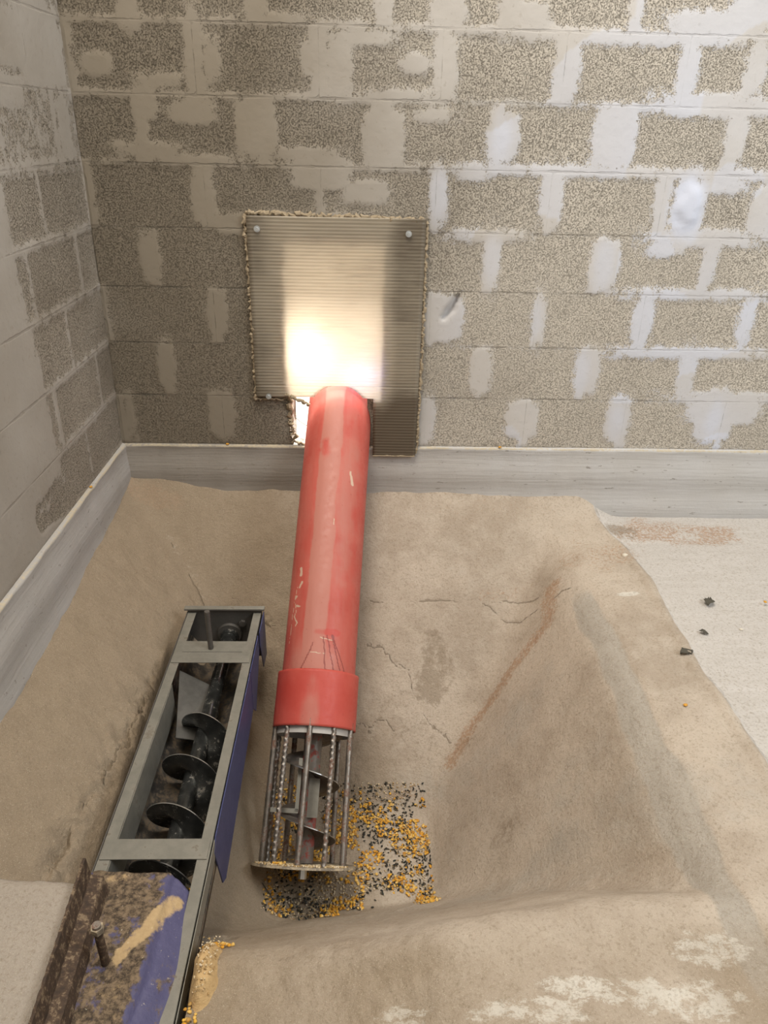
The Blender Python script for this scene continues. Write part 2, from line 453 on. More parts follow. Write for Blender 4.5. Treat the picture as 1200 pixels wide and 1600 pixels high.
BACK= [(0.419, 1.387, 0.028, 0.097), (0.465, 1.327, 0.029, 0.072), (0.295, 1.269, 0.093, 0.022), (0.235, 1.204, 0.046, 0.056), (0.389, 1.18, 0.084, 0.041), (0.228, 1.062, 0.129, 0.027), (0.375, 1.036, 0.195, 0.02), (0.597, 1.137, 0.075, 0.097), (0.773, 1.334, 0.025, 0.054), (0.876, 1.309, 0.046, 0.1), (0.938, 1.399, 0.123, 0.024), (1.026, 1.108, 0.076, 0.098), (1.065, 1.241, 0.127, 0.022), (1.125, 1.333, 0.052, 0.032), (1.23, 1.317, 0.035, 0.095), (1.627, 1.335, 0.036, 0.095), (2.024, 1.335, 0.032, 0.073), (2.24, 1.34, 0.038, 0.082), (1.426, 1.126, 0.056, 0.088), (1.807, 1.134, 0.079, 0.102), (2.228, 1.143, 0.031, 0.083), (1.036, 1.118, 0.047, 0.088), (1.22, 0.932, 0.034, 0.101), (1.617, 0.939, 0.043, 0.105), (2.001, 0.926, 0.023, 0.085), (2.106, 0.917, 0.064, 0.102), (2.095, 1.0, 0.032, 0.053), (1.425, 0.721, 0.03, 0.102), (1.836, 0.717, 0.059, 0.091), (2.223, 0.73, 0.028, 0.077), (0.42, 0.521, 0.04, 0.091), (0.196, 0.71, 0.039, 0.094), (0.403, 0.916, 0.044, 0.094), (0.49, 0.834, 0.067, 0.038), (0.576, 0.772, 0.032, 0.044), (0.21, 0.323, 0.037, 0.102), (0.406, 0.125, 0.055, 0.103), (1.262, 0.515, 0.077, 0.092), (1.619, 0.516, 0.027, 0.102), (2.013, 0.523, 0.039, 0.097), (2.411, 0.529, 0.029, 0.097), (1.418, 0.316, 0.045, 0.093), (1.832, 0.322, 0.05, 0.098), (2.225, 0.315, 0.035, 0.11), (1.598, 0.121, 0.067, 0.082), (1.986, 0.126, 0.052, 0.099), (2.378, 0.145, 0.083, 0.116), (1.213, 0.116, 0.036, 0.104), (2.215, 0.398, 0.325, 0.023), (2.192, 0.62, 0.289, 0.021), (1.398, 0.813, 0.138, 0.022), (2.185, 0.818, 0.221, 0.033), (1.691, 1.027, 0.536, 0.02), (2.192, 0.992, 0.113, 0.029), (2.114, 1.236, 0.216, 0.038), (1.635, 1.429, 0.621, 0.014), (2.394, 0.22, 0.206, 0.027), (1.843, 1.42, 0.416, 0.021), (2.085, 1.46, 0.166, 0.042), (2.196, 1.514, 0.082, 0.068), (1.466, 1.463, 0.082, 0.052), (1.22, 1.474, 0.061, 0.051), (0.744, 1.063, 0.13, 0.024), (0.808, 1.005, 0.11, 0.061), (0.907, 1.433, 0.102, 0.017), (0.095, 1.309, 0.051, 0.036), (0.216, 1.45, 0.04, 0.051), (0.675, 1.444, 0.121, 0.02), (1.337, 1.016, 0.055, 0.032), (1.195, 1.188, 0.064, 0.023), (2.371, 0.912, 0.046, 0.086), (2.053, 0.776, 0.07, 0.027), (0.048, 0.115, 0.02, 0.095), (2.405, 0.172, 0.156, 0.068), (0.761, 0.85, 0.203, 0.03), (0.963, 0.947, 0.089, 0.041)]
LEFTV= [(0.4, 0.907, 0.085), (0.59, 0.706, 0.079), (0.167, 0.697, 0.074), (0.366, 0.508, 0.079), (0.153, 0.3, 0.086), (0.57, 0.29, 0.075), (0.359, 0.098, 0.081), (0.192, 1.112, 0.068), (0.321, 1.308, 0.069), (0.744, 0.229, 0.134)]
LEFTP= [(0.391, 1.342, 0.213, 0.077), (0.811, 0.572, 0.112, 0.108), (0.846, 0.287, 0.137, 0.146), (0.962, 0.183, 0.145, 0.095), (0.229, 1.356, 0.158, 0.132), (0.494, 1.216, 0.13, 0.046), (0.261, 1.242, 0.215, 0.02), (0.109, 1.125, 0.058, 0.109), (0.364, 1.032, 0.323, 0.017), (0.116, 1.333, 0.102, 0.104), (0.921, 0.43, 0.104, 0.091), (0.727, 0.085, 0.098, 0.021)]


# ---- back wall
xs = np.concatenate([np.arange(0, 3.0, .01), np.arange(3.0, 4.6, .04)]); zs = np.arange(0, 2.41, .01)
X, Z = np.meshgrid(xs, zs)
OX0, OX1, OZ1 = .68, 1.03, .775
vj = [(n, course_offsets(n), .014 if n < 4 else .022) for n in range(0, 12)]
wide_b = lambda u, n: np.where(n <= 4, -.008, .009) + .012 * sstep(1.5, 2.5, u) + np.where(n == 0, -.012, 0)
mo, jl = mortar_field(X, Z, vj, BACK, wide_b, 5)
white = blob(X, Z, 2.106, .925, .075, .12, .15, 14, 8) + .55 * sstep(1.3, 2.4, X) * (.5 + .9 * vnoise(X, Z, 3.1, 4)) * (1 - sstep(1.2, 1.6, Z)) + .35 * (vnoise(X, Z, 4, 9) > .1) * sstep(1.1, 1.4, X)
for (cx, cz) in [(1.425, .721), (1.836, .717), (1.22, .932), (1.598, .51), (1.42, 1.12), (1.98, .126), (1.8, .32), (2.38, .13)]:
    white = white + .35 * blob(X, Z, cx, cz, .045, .10, .2, 10, int(cx * 50))
white = np.clip(white, 0, 1)
dust_shade = np.clip((1 - sstep(.35, 1.9, X + .5 * fbm(X, Z, 2, 12))) * 1.0 + .15 * fbm(X, Z, 4, 3), 0, 1)  # browner to the left: dust plus light falloff put into the colour
Y = np.zeros_like(X) - .003 * sstep(-.006, .004, mo) + .004 * fbm(X, Z, 2, 21) - .010 * blob(X, Z, 2.106, .93, .045, .08, .2, 25, 8)
gouge = seg_dist(X, Z, [(1.31, .60), (1.285, .545), (1.262, .52)], .01, 40)
Y = Y + .02 * (1 - sstep(.004, .014, gouge))
Xw = X + .016 * fbm(Z * 1.0, Z * 0, 9, 31) * (np.exp(-np.abs(X - OX0) / .03)) * (Z < .85) + .010 * fbm(Z, Z * 0 + 5, 9, 37) * (np.exp(-np.abs(X - OX1) / .03)) * (Z < .85)
Y = np.where(np.abs(Z) < 1e-6, 0, Y)
cx_ = (xs[:-1] + xs[1:]) / 2; cz_ = (zs[:-1] + zs[1:]) / 2
CX, CZ = np.meshgrid(cx_, cz_)
keep = ~((CX > OX0) & (CX < OX1) & (CZ < OZ1) & ~((CX > .98) & (CZ < .22)))
wall_back = grid_object('wall_back', Xw[:, ::1], Y, Z, keep, M_BLOCK, {'mortar': mo, 'joint': np.maximum(jl, .005 - X), 'white': white, 'dust_shade': dust_shade})
tag(wall_back, 'bare concrete block wall at the back with smeared mortar joints', kind='structure')
# reveal of the opening and the outer face
mb = MB()
i0 = int(np.argmin(np.abs(xs - OX0))); i1 = int(np.argmin(np.abs(xs - OX1))); k1 = int(np.argmin(np.abs(zs - OZ1)))
k1 = int(np.sum(cz_ < OZ1)); i0 = int(np.sum(cx_ < OX0)); i1 = int(np.sum(cx_ < OX1))
for i in (i0, i1):
    for k in range(k1):
        a = (Xw[k, i], Y[k, i], Z[k, i]); b = (Xw[k + 1, i], Y[k + 1, i], Z[k + 1, i])
        mb.add([a, b, (b[0], .2, b[2]), (a[0], .2, a[2])], [(0, 1, 2, 3)])
for i in range(i0, i1):
    a = (Xw[k1, i], Y[k1, i], Z[k1, i]); b = (Xw[k1, i + 1], Y[k1, i + 1], Z[k1, i + 1])
    mb.add([a, b, (b[0], .2, b[2]), (a[0], .2, a[2])], [(0, 1, 2, 3)])
mb.add([(.66, -.004, 0), (1.05, -.004, 0), (1.05, .2, -.012), (.66, .2, -.012)], [(0, 1, 2, 3)])
for (x0, x1, z0, z1) in [(-.2, OX0, -.4, 2.4), (OX1, 4.6, -.4, 2.4), (OX0, OX1, OZ1, 2.4), (OX0, OX1, -.4, -.012)]:
    mb.add([(x0, .2, z0), (x1, .2, z0), (x1, .2, z1), (x0, .2, z1)], [(0, 1, 2, 3)])
mb.add([(-.2, 0, 2.4), (4.6, 0, 2.4), (4.6, .2, 2.4), (-.2, .2, 2.4)], [(0, 1, 2, 3)])
o = mb.build('opening_reveal', M_BLOCK, wall_back)

# ---- left wall
ds = np.concatenate([np.arange(0, 1.6, .01), np.arange(1.6, 4.01, .04)])
Dm, Zm = np.meshgrid(ds, zs)
vjl = [(n, (.153 if n % 2 else .367) , .010) for n in range(0, 12)]
vjl = [(0, .359, .003), (1, .16, .010), (2, .366, .008), (3, .175, .010), (4, .40, .012), (5, .192, .013), (6, .33, .02), (7, .16, .02), (8, .36, .02), (9, .16, .02), (10, .36, .02)]
wide_l = lambda u, n: np.where(n < 1, .004, .013)
mo, jl = mortar_field(Dm, Zm, vjl, LEFTP, wide_l, 25)
mo = np.maximum(mo, .5 * (Dm - .60 - .05 * Zm + .03 * fbm(Dm, Zm, 5, 7)) * (Zm < 1.0) * (1 - 1.3 * blob(Dm, Zm, .70, .10, .16, .07, .3, 12, 3)))
mo = mo - .08 * blob(Dm, Zm, .68, .05, .14, .06, .3, 12, 5)
dust_shade = np.clip(.62 + .3 * fbm(Dm, Zm, 3, 44), 0, 1)
Xl = .003 * sstep(-.006, .004, mo) + .004 * fbm(Dm, Zm, 2, 51)
Xl = np.where(Zm < 1e-6, .0, Xl)
wall_left = grid_object('wall_left', Xl, -Dm, Zm, None, M_BLOCK, {'mortar': mo, 'joint': np.maximum(jl - .001, .004 - Dm), 'white': Zm * 0, 'dust_shade': dust_shade})
tag(wall_left, 'bare concrete block wall on the left side', kind='structure')

# ---- rendered plinths below both walls
def plinth(name, along, to_world, dust):
    prof = [(-.002, .001), (.010, .0), (.015, -.004)] + [(.015 + .003 * math.sin(z * 40), z) for z in np.arange(-.012, -.42, -.012)]
    A, I = np.meshgrid(along, np.arange(len(prof)))
    P = np.array(prof); off = P[I, 0] + .004 * fbm(A, P[I, 1], 6, 61) * (I > 2) + .003 * fbm(A, A * 0, 15, 71) * (I > 0); zz = P[I, 1] + .003 * fbm(A, A * 0, 10, 3) * (I > 0)
    x, y = to_world(A, off)
    return grid_object(name, x, y, zz, None, M_PLINTH, {'edge': -np.abs(zz + .003) + .003 + .003 * fbm(A, A * 0, 14, 5), 'dust_shade': dust(A)})
o = plinth('baseboard_back', np.concatenate([np.arange(0, 3, .012), np.arange(3, 4.6, .05)]), lambda a, q: (a, -q), lambda a: .75 * (1 - sstep(.5, 1.7, a)))  # left end darkened by dust and painted light falloff
tag(o, 'grey trowelled plinth under the back wall', kind='structure')
o = plinth('baseboard_left', np.concatenate([np.arange(0, 2.4, .012), np.arange(2.4, 4.0, .05)]), lambda a, q: (q, -a), lambda a: .35 + 0 * a)
tag(o, 'grey trowelled plinth under the left wall', kind='structure')

# ---- cement ground with the hopper pit
xs = np.concatenate([np.arange(0, 2.2, .004), np.arange(2.2, 2.9, .012), np.arange(2.9, 4.61, .06)])
ds = np.concatenate([np.arange(0, 2.15, .0045), np.arange(2.15, 4.0, .05)])
X, D = np.meshgrid(xs, ds); Y = -D
Zg = ground(X, Y)
rim = 2.03 + .018 * fbm(D, D * 0, 4, 15) - .10 * (1 - sstep(0, .28, D))
slab = sstep(-.015, .02, X - rim)
inpit = 1 - slab
Zg = Zg + inpit * (.022 * fbm(X, Y, 3, 5) + .006 * fbm(X, Y, 14, 6)) + slab * .003 * fbm(X, Y, 6, 8)
Zg = Zg + .008 * (1 - sstep(0, .03, np.abs(X - rim + .02))) * (D < 1.7) * (D > .1)
cracks = [
    ([(1.0, -.317), (1.12, -.325), (1.31, -.324), (1.45, -.33), (1.543, -.321), (1.658, -.383)], .012, .0035),
    ([(1.45, -.33), (1.55, -.40), (1.66, -.44), (1.75, -.47)], .02, .0035),
    ([(.30, -.38), (.357, -.41), (.408, -.355), (.482, -.346), (.546, -.366), (.624, -.389)], .02, .004),
    ([(.454, -.313), (.506, -.328), (.58, -.40)], .02, .003),
    ([(.293, -.728), (.286, -.905), (.262, -1.058), (.255, -1.212), (.246, -1.354), (.222, -1.457), (.225, -1.60)], .03, .005),
    ([(.205, -.20), (.30, -.31), (.37, -.40)], .01, .004),
    ([(1.0, -.45), (1.15, -.50), (1.2, -.62), (1.3, -.70)], .03, .003),
    ([(.8, -.60), (.95, -.66), (1.1, -.64)], .04, .003),
]
crack = np.zeros_like(X)
for i, (pts, wob, hw) in enumerate(cracks):
    dd = seg_dist(X, Y, pts, wob, 22, 40 + i)
    pres = sstep(-.45, .0, fbm(X, Y, 12, 80 + i))
    crack = np.maximum(crack, (1 - sstep(hw * .15, hw * 1.3, dd)) * pres)
    Zg = Zg - .012 * sstep(.0, .02, .02 - dd) * (.4 + .6 * pres) * (i in (2, 4)) * (fbm(X, Y, 25, 7) > 0)
# spalled rough strip above the trough side
dd = seg_dist(X, Y, cracks[4][0], .02, 9, 3)
Zg = Zg + .028 * (1 - sstep(0, .06, dd)) * fbm(X, Y, 28, 77) + .006 * fbm(X, Y, 24, 78) * inpit * sstep(.25, .5, D) * (1 - sstep(1.0, 1.35, X))
crack = np.maximum(crack, (1 - sstep(.002, .010, np.abs(X - rim - .005 + .02 * fbm(X, Y, 20, 9)))) * sstep(0, .2, fbm(X, Y, 9, 10)) * .5)
Zg = Zg - .004 * crack
# hollow trowelled groove down the right shoulder
gx = 1.79 - .02 * D
groove = (1 - sstep(.025, .055, np.abs(X - gx + .03 * fbm(D, D * 0, 3, 31)))) * sstep(.40, .60, D) * (1 - sstep(1.9, 2.1, D))
Zg = Zg - .004 * groove
grey = np.clip(groove * .8 + .6 * blob(X, Y, 1.35, -.95, .42, .45, .3, 3, 2) * (.6 + fbm(X, Y, 5, 3)) + .35 * blob(X, Y, 1.35, -.25, .35, .12, .4, 4, 5) + .45 * (1 - sstep(1.5, 1.75, D)) * sstep(1.28, 1.4, D) * sstep(.6, .9, X), 0, 1)
floor_dust_shade = np.clip((1 - sstep(.25, 1.35, X + .5 * fbm(X, Y, 2.5, 12))) * 1.0 + .62 * sstep(1.80, 1.92, D + .03 * fbm(X, Y, 9, 2)) * (.75 + fbm(X, Y, 5, 22)), 0, 1) * inpit  # left and front darkened: dust, with fading light painted into the colour
grey = np.maximum(grey, .9 * (1 - sstep(0, .07, D)) * sstep(1.0, 1.2, X) * (1 - sstep(1.85, 2.05, X)) * 0)
stain_shade = .55 * (1 - sstep(.004, .028, np.minimum(X - .014, D - .014))) * inpit + .5 * blob(X, Y, 1.0, -.66, .35, .14, .5, 8, 6) + .35 * blob(X, Y, 1.40, -.98, .2, .2, .6, 8, 16) + .9 * blob(X, Y, 1.25, -.50, .10, .09, .45, 12, 6) + .8 * blob(X, Y, 1.05, -1.12, .45, .20, .3, 5, 6) * 0 + .55 * blob(X, Y, 1.42, -1.2, .06, .05, .4, 12, 8) + .8 * blob(X, Y, 2.03, -.13, .07, .06, .5, 14, 8) + .6 * blob(X, Y, .62, -.18, .06, .03, .5, 14, 9) + .5 * blob(X, Y, 2.05, -.10, .12, .04, .5, 14, 9)  # stains and dirt, with shade painted in along plinths and behind the cage
red = blob(X, Y, .10, -.06, .16, .05, .4, 12, 5) * .9
rs = seg_dist(X, Y, [(1.70, -.40), (1.651, -.539), (1.52, -.60), (1.39, -.694), (1.30, -.78)], .03, 8, 4)
red = np.maximum(red, (1 - sstep(.005, .055, rs)) * .9)
whl = seg_dist(X, Y, [(.17, -.15), (.28, -.27), (.36, -.36)], .012, 10, 4)
red = np.maximum(red, .6 * blob(X, Y, 1.86, -.30, .25, .12, .4, 7, 5)); red = np.maximum(red, .35 * blob(X, Y, 1.5, -.06, .5, .06, .4, 9, 5))
red = np.maximum(red, .8 * blob(X, Y, 2.25, -.14, .35, .12, .5, 7, 5))
red = np.maximum(red, .45 * blob(X, Y, 1.56, -.31, .16, .025, .5, 9, 5))
red = np.maximum(red, .7 * blob(X, Y, 1.12, -.83, .14, .03, .5, 9, 5))
whi = blob(X, Y, 1.933, -.575, .06, .022, .35, 15, 2) * 1.3
whi = np.maximum(whi, .42 * (1 - sstep(.004, .03, whl)))
for c in [(1.667, -1.90, .09, .05), (1.55, -1.985, .14, .05), (1.25, -2.01, .16, .04), (1.07, -2.0, .07, .03), (1.40, -1.97, .10, .03), (1.85, -2.0, .10, .06)]:
    whi = np.maximum(whi, .80 * blob(X, Y, *c, .45, 9, int(c[0] * 90)))
ground_o = grid_object('floor', X, Y, Zg, None, M_CEMENT, {'slab': slab + .0, 'grey': grey * inpit, 'stain_shade': stain_shade, 'red': red, 'white': whi, 'crack': crack, 'dust_shade': floor_dust_shade})
tag(ground_o, 'beige cement floor sloping into a square hopper pit', kind='structure')

def ground_at(x, y):
    return float(ground(np.array([x]), np.array([y]))[0] + (.022 * fbm(np.array([x]), np.array([y]), 3, 5) + .006 * fbm(np.array([x]), np.array([y]), 14, 6))[0] * (x < 2.0))

# ---- raised slab at the left front
us = np.concatenate([[0], np.arange(0, .335, .012), [.345, .352, .356, .357]])
vs = np.concatenate([[1.690, 1.692, 1.697, 1.706], np.arange(1.715, 3.9, .02)])
U, V = np.meshgrid(us, vs)
edge_r = np.isclose(U, .357); edge_f = np.isclose(V, 1.690)
Zs = -.31 + .004 * fbm(U, V, 8, 5) - .012 * sstep(.342, .356, U) - .012 * (1 - sstep(1.692, 1.712, V))
Zs = np.where(edge_r | edge_f, -.62, Zs)
Us = U + (.010 * fbm(V, V * 0, 7, 9) + .05 * (V - 1.69)) * sstep(.3, .35, U)
Vs = V + (.014 * fbm(U, U * 0, 9, 3) + .10 * U) * (1 - sstep(1.70, 1.9, V))
sl = grid_object('floor.001', Us, -Vs, Zs, None, M_CEMENT, {'slab': U * 0 + .9, 'grey': U * 0, 'stain_shade': .5 * blob(U, -V, .2, -1.8, .05, .02, .5, 20), 'red': U * 0, 'white': .35 * blob(U, -V, .1, -1.85, .2, .2, .3), 'crack': U * 0, 'dust_shade': U * 0 + .85})
tag(sl, 'pale raised concrete slab at the lower left corner', kind='structure')

# ---- gravel yard outside, seen through the gap beside the pipe
mb = MB(); mb.add([(-1.5, .2, -.12), (3.5, .2, -.12), (3.5, 5, -.12), (-1.5, 5, -.12), (-1.5, .2, -.3), (3.5, .2, -.3), (3.5, 5, -.3), (-1.5, 5, -.3)],
                  [(0, 1, 2, 3), (0, 4, 5, 1), (1, 5, 6, 2), (2, 6, 7, 3), (3, 7, 4, 0)])
tag(mb.build('floor.002', M_GRAVEL), 'sunlit yard outside behind the wall', kind='structure')

# ================================================================ POLYCARBONATE SHEET OVER THE OPENING
PCX, PCZ = .867, .083
sheet = thing('polycarbonate_sheet', (.86, -.02, .42), 'ribbed translucent plastic sheet screwed over the opening around the red pipe', 'plastic sheet')
def arch(z, sgn):
    t = 1 - ((z - PCZ) / .176) ** 2
    return PCX + sgn * .136 * math.sqrt(max(t, 0))
rows = []
z = -.031
nR = int(round((.866 + .031) / .003))
cols_full = np.linspace(.552, 1.176, 40)
vid = []; V_ = []; F_ = []
sgrime = []
def span(z):
    xr = 1.176 + .004 * (z / .86)
    xl = .549
    if z > .256: return [(xl, xr)]
    if z > .208: return [(xl, arch(z, -1)), (arch(z, 1), xr)]
    return [(max(arch(z, 1) if z > PCZ else 0, 1.003), xr)]
def strip(sel, n):
    base = len(V_)
    cnt = 0
    zz_ = [(-.031 + .003 * i) for i in range(nR + 1)]
    zz_ = [q for q in zz_ if sel(q) is not None]
    for q in zz_:
        a, b = sel(q)
        for k in range(n + 1):
            x = a + (b - a) * k / n
            y = -.024 + .0008 * math.sin(2 * math.pi * q / .012) + .003 * float(math.sin(x * 9 + q * 5))
            V_.append((x, y, q))
        cnt += 1
    for i in range(cnt - 1):
        for k in range(n):
            F_.append((base + i * (n + 1) + k, base + i * (n + 1) + k + 1, base + (i + 1) * (n + 1) + k + 1, base + (i + 1) * (n + 1) + k))
strip(lambda q: (.549, 1.176 + .004 * (q / .86)) if q > .2535 else None, 36)
strip(lambda q: (span(q)[0] if .207 < q < .2545 else None), 12)
strip(lambda q: (span(q)[-1] if q < .2545 else None), 14)
so = make('sheet', V_, F_, M_SHEET, sheet, True)
va = np.array(V_)
gr = .25 + .75 * (1 - sstep(.10, .26, va[:, 2])) * 1.0 + .35 * (1 - sstep(.56, .68, va[:, 0])) + .3 * sstep(1.03, 1.1, va[:, 0]) + .3 * fbm(va[:, 0], va[:, 2], 5, 3)
at = so.data.attributes.new('grime', 'FLOAT', 'POINT'); at.data.foreach_set('value', gr.astype(np.float32))
sm = so.modifiers.new('thickness', 'SOLIDIFY'); sm.thickness = .002; sm.offset = -1

def ragged_bead(name, pts, r, parent, seed, mat=M_FOAM, step=.006, wob=.004):
    rr = random.Random(seed); P = []; R = []
    for (a, b) in zip(pts[:-1], pts[1:]):
        a = Vector(a); b = Vector(b); n = max(2, int((b - a).length / step))
        for i in range(n):
            p = a.lerp(b, i / n) + Vector((rr.uniform(-wob, wob), rr.uniform(-wob / 2, wob / 2), rr.uniform(-wob, wob)))
            P.append(p); R.append(r * rr.uniform(.45, 1.3))
    return MB().tube(P, R, 7).build(name, mat, parent, True)
ragged_bead('sealant_bead', [(.545, -.012, .19), (.548, -.012, .5), (.541, -.012, .872)], .0075, sheet, 1)
ragged_bead('sealant_bead', [(.541, -.012, .874), (.86, -.012, .868), (1.180, -.012, .860)], .0085, sheet, 2, wob=.006)
ragged_bead('sealant_bead', [(1.183, -.012, .858), (1.186, -.014, .45), (1.180, -.02, -.03)], .0065, sheet, 3)
ragged_bead('sealant_bead', [(.545, -.012, .196), (.66, -.012, .196)], .004, sheet, 4)
ragged_bead('sealant_bead', [(1.003, -.026, -.033), (1.178, -.026, -.033)], .003, sheet, 6, wob=.001)
for (x, zc) in [(.586, .823), (1.119, .816), (.597, .212)]:
    b = MB()
    b.tube([(x, -.026, zc), (x, -.029, zc)], [.011, .011], 16); b.tube([(x, -.029, zc), (x, -.034, zc)], [.0065, .0055], 6)
    b.build('screw_head', M_ZINC, sheet, True)
# torn foam round the left side of the opening
foam = thing('expanding_foam', (.69, -.01, .1), 'ragged tan expanding foam lining the bright gap left of the pipe', 'foam')
ragged_bead('foam_strip', [(.680, -.004, .20), (.676, .0, .12), (.686, -.004, .06), (.690, .0, .03), (.683, 0, 0)], .010, foam, 8, wob=.009)
ragged_bead('foam_strip', [(.665, -.022, .222), (.70, -.022, .205), (.745, -.03, .188), (.760, -.035, .165)], .007, foam, 9, wob=.006)
ragged_bead('foam_strip', [(.690, .0, .012), (.725, -.002, .004), (.76, -.004, .0)], .006, foam, 10, wob=.005)
w_ = MB().tube([(.69, .05, .10), (.71, .04, .085), (.74, .03, .07), (.78, .03, .062)], .0016, 8).build('wire', M_WIRE, None, True)
tag(w_, 'thin grey wire curving through the bright gap beside the pipe', 'wire')

# ================================================================ RED GRAIN AUGER
A0 = Vector((.867, 0, .083)); AX = Vector((-.0522, -.7555, -.6530)).normalized()
SIDE = AX.cross(Vector((0, 0, 1))).normalized()           # points left or right across the tube
SIDE = SIDE if SIDE.x > 0 else -SIDE
TOP = SIDE.cross(AX).normalized(); TOP = TOP if TOP.z > 0 else -TOP
def apt(s, r, th):                                        # th = 0 on top, + to the right
    return A0 + AX * s + (TOP * math.cos(th) + SIDE * math.sin(th)) * r
auger = thing('grain_auger', tuple(apt(1.59, 0, 0)), 'red painted grain auger pipe sloping from the wall into the pit', 'grain auger')
def tube_grid(name, s0, s1, r, mat, thick, parent, ds=.008, nth=96, attrs=None):
    s = np.arange(s0, s1 + ds * .5, ds); th = np.linspace(-math.pi, math.pi, nth + 1)
    TH, SS = np.meshgrid(th, s)
    rr = r + .0006 * fbm(SS, TH, 6, 3)
    P = [A0[i] + AX[i] * SS + (TOP[i] * np.cos(TH) + SIDE[i] * np.sin(TH)) * rr - auger.location[i] for i in range(3)]
    at = attrs(SS, TH * r) if attrs else {}
    o = grid_object(name, P[0], P[1], P[2], None, mat, at, parent)
    sm = o.modifiers.new('wall', 'SOLIDIFY'); sm.thickness = thick; sm.offset = 0
    return o
def pipe_attrs(s, w):                                     # w = distance round the tube, 0 on top
    dust = (1 - sstep(.018, .026, (np.abs(w + .010 * (s < 2) + .010 * fbm(s, w, 14, 9) + .005 * fbm(s, w * 0, 5, 3)) - .017))) * .52 + .25 * blob(w, s, .06, .35, .05, .3, .5, 12, 4) + .5 * sstep(.85, 1.0, s) * (1 - sstep(.05, .12, np.abs(w))) + .38
    dust = dust - .6 * blob(s, w, .16, -.03, .05, .022, .3, 30, 3)
    dust = dust - .5 * blob(s, w, .86, .03, .012, .04, .4, 30, 3)
    g = np.zeros_like(s)
    for k, (a, b) in enumerate([((.90, -.012), (1.0, -.055)), ((.88, .02), (1.0, .035)), ((.875, .03), (1.0, .065)), ((.87, .045), (1.0, .09)), ((.87, .05), (.99, .105))]):
        g = np.maximum(g, 1 - sstep(.0012, .0035, seg_dist(s, w, [a, b], .004, 30, k)))
    sc = np.zeros_like(s)
    for k, (pts, hw) in enumerate([([(.70, -.10), (.80, -.115), (.90, -.118)], .0015), ([(.76, -.10), (.79, -.095), (.80, -.10), (.83, -.085), (.84, -.09)], .0022), ([(.70, -.085), (.68, -.078)], .005), ([(.63, -.09), (.655, -.085)], .006), ([(.74, -.105), (.735, -.10)], .006), ([(.77, -.09), (.772, -.078)], .004), ([(.45, .02), (.47, .021)], .0016), ([(.25, .073), (.30, .085)], .005), ([(.88, .01), (.89, .05), (.90, .055)], .0018), ([(.935, -.03), (.936, .01), (.937, .03)], .0016)]):
        sc = np.maximum(sc, (1 - sstep(hw * .5, hw * 1.6, seg_dist(s, w, pts, .006, 50, k + 7))))
    return {'dust': dust, 'scratch': sc, 'groove': g}
tube_grid('pipe', -.45, 1.05, .125, M_RED, .004, auger, .003, 200, pipe_attrs)
tube_grid('collar', .99, 1.175, .1385, M_RED, .005, auger, .008, 128, lambda s, w: {'dust': .55 * blob(s, w, 1.12, -.005, .10, .04, .3, 12, 3) + .05, 'scratch': s * 0, 'groove': .8 * (1 - sstep(.003, .008, np.hypot(s - 1.172, w + .045)))})
ring = []
b = MB()                                                   # pale inner ring at the end of the collar
n = 72
for (s, r) in [(1.03, .128), (1.195, .128), (1.195, .121), (1.03, .121)]:
    ring.append([apt(s, r, 2 * math.pi * k / n) for k in range(n)])
vv = [p for rg in ring for p in rg]; ff = []
for i in range(4):
    for k in range(n):
        ff.append((i * n + k, i * n + (k + 1) % n, ((i + 1) % 4) * n + (k + 1) % n, ((i + 1) % 4) * n + k))
b.add(vv, ff).build('inner_ring', M_SLEEVE, auger, True)
NB = 10
for k in range(NB):
    th = 2 * math.pi * k / NB
    rebar = k % 2 == 1
    r0 = .0078 if rebar else .0095
    pts = [apt(1.15 + (1.588 - 1.15) * i / 150, .130 + .003 * i / 150, th - .03 * i / 150) for i in range(151)] if rebar else [apt(1.15 + (1.588 - 1.15) * i / 12, .132 + .003 * i / 12, th - .03 * i / 12) for i in range(13)]
    prof = (lambda i, a: 1 + .17 * (1 if math.sin(i * .95 + a) > .1 else -.35) * abs(math.sin(a * 1)) ** .3) if rebar else None
    ob = MB().tube(pts, r0, 10, True, prof).build('cage_bar', M_STEEL, auger, True)
    if rebar: ob['label'] = 'twisted rebar cage bar'
# end plate with loose dust on it, bolt through the middle
b = MB()
pl = []
for (s, r) in [(1.588, .001), (1.588, .166), (1.595, .168), (1.596, .001)]:
    pl.append([apt(s, r * (1 + .012 * math.sin(5 * 2 * math.pi * k / n)), 2 * math.pi * k / n) for k in range(n)])
vv = [p for rg in pl for p in rg]; ff = []
for i in range(3):
    for k in range(n):
        ff.append((i * n + k, i * n + (k + 1) % n, (i + 1) * n + (k + 1) % n, (i + 1) * n + k))
end_plate = b.add(vv, ff).build('end_plate', M_PLATE, auger)
MB().tube([apt(1.59, 0, 0), apt(1.632, 0, 0)], .013, 6).build('bolt', M_ZINC, auger)
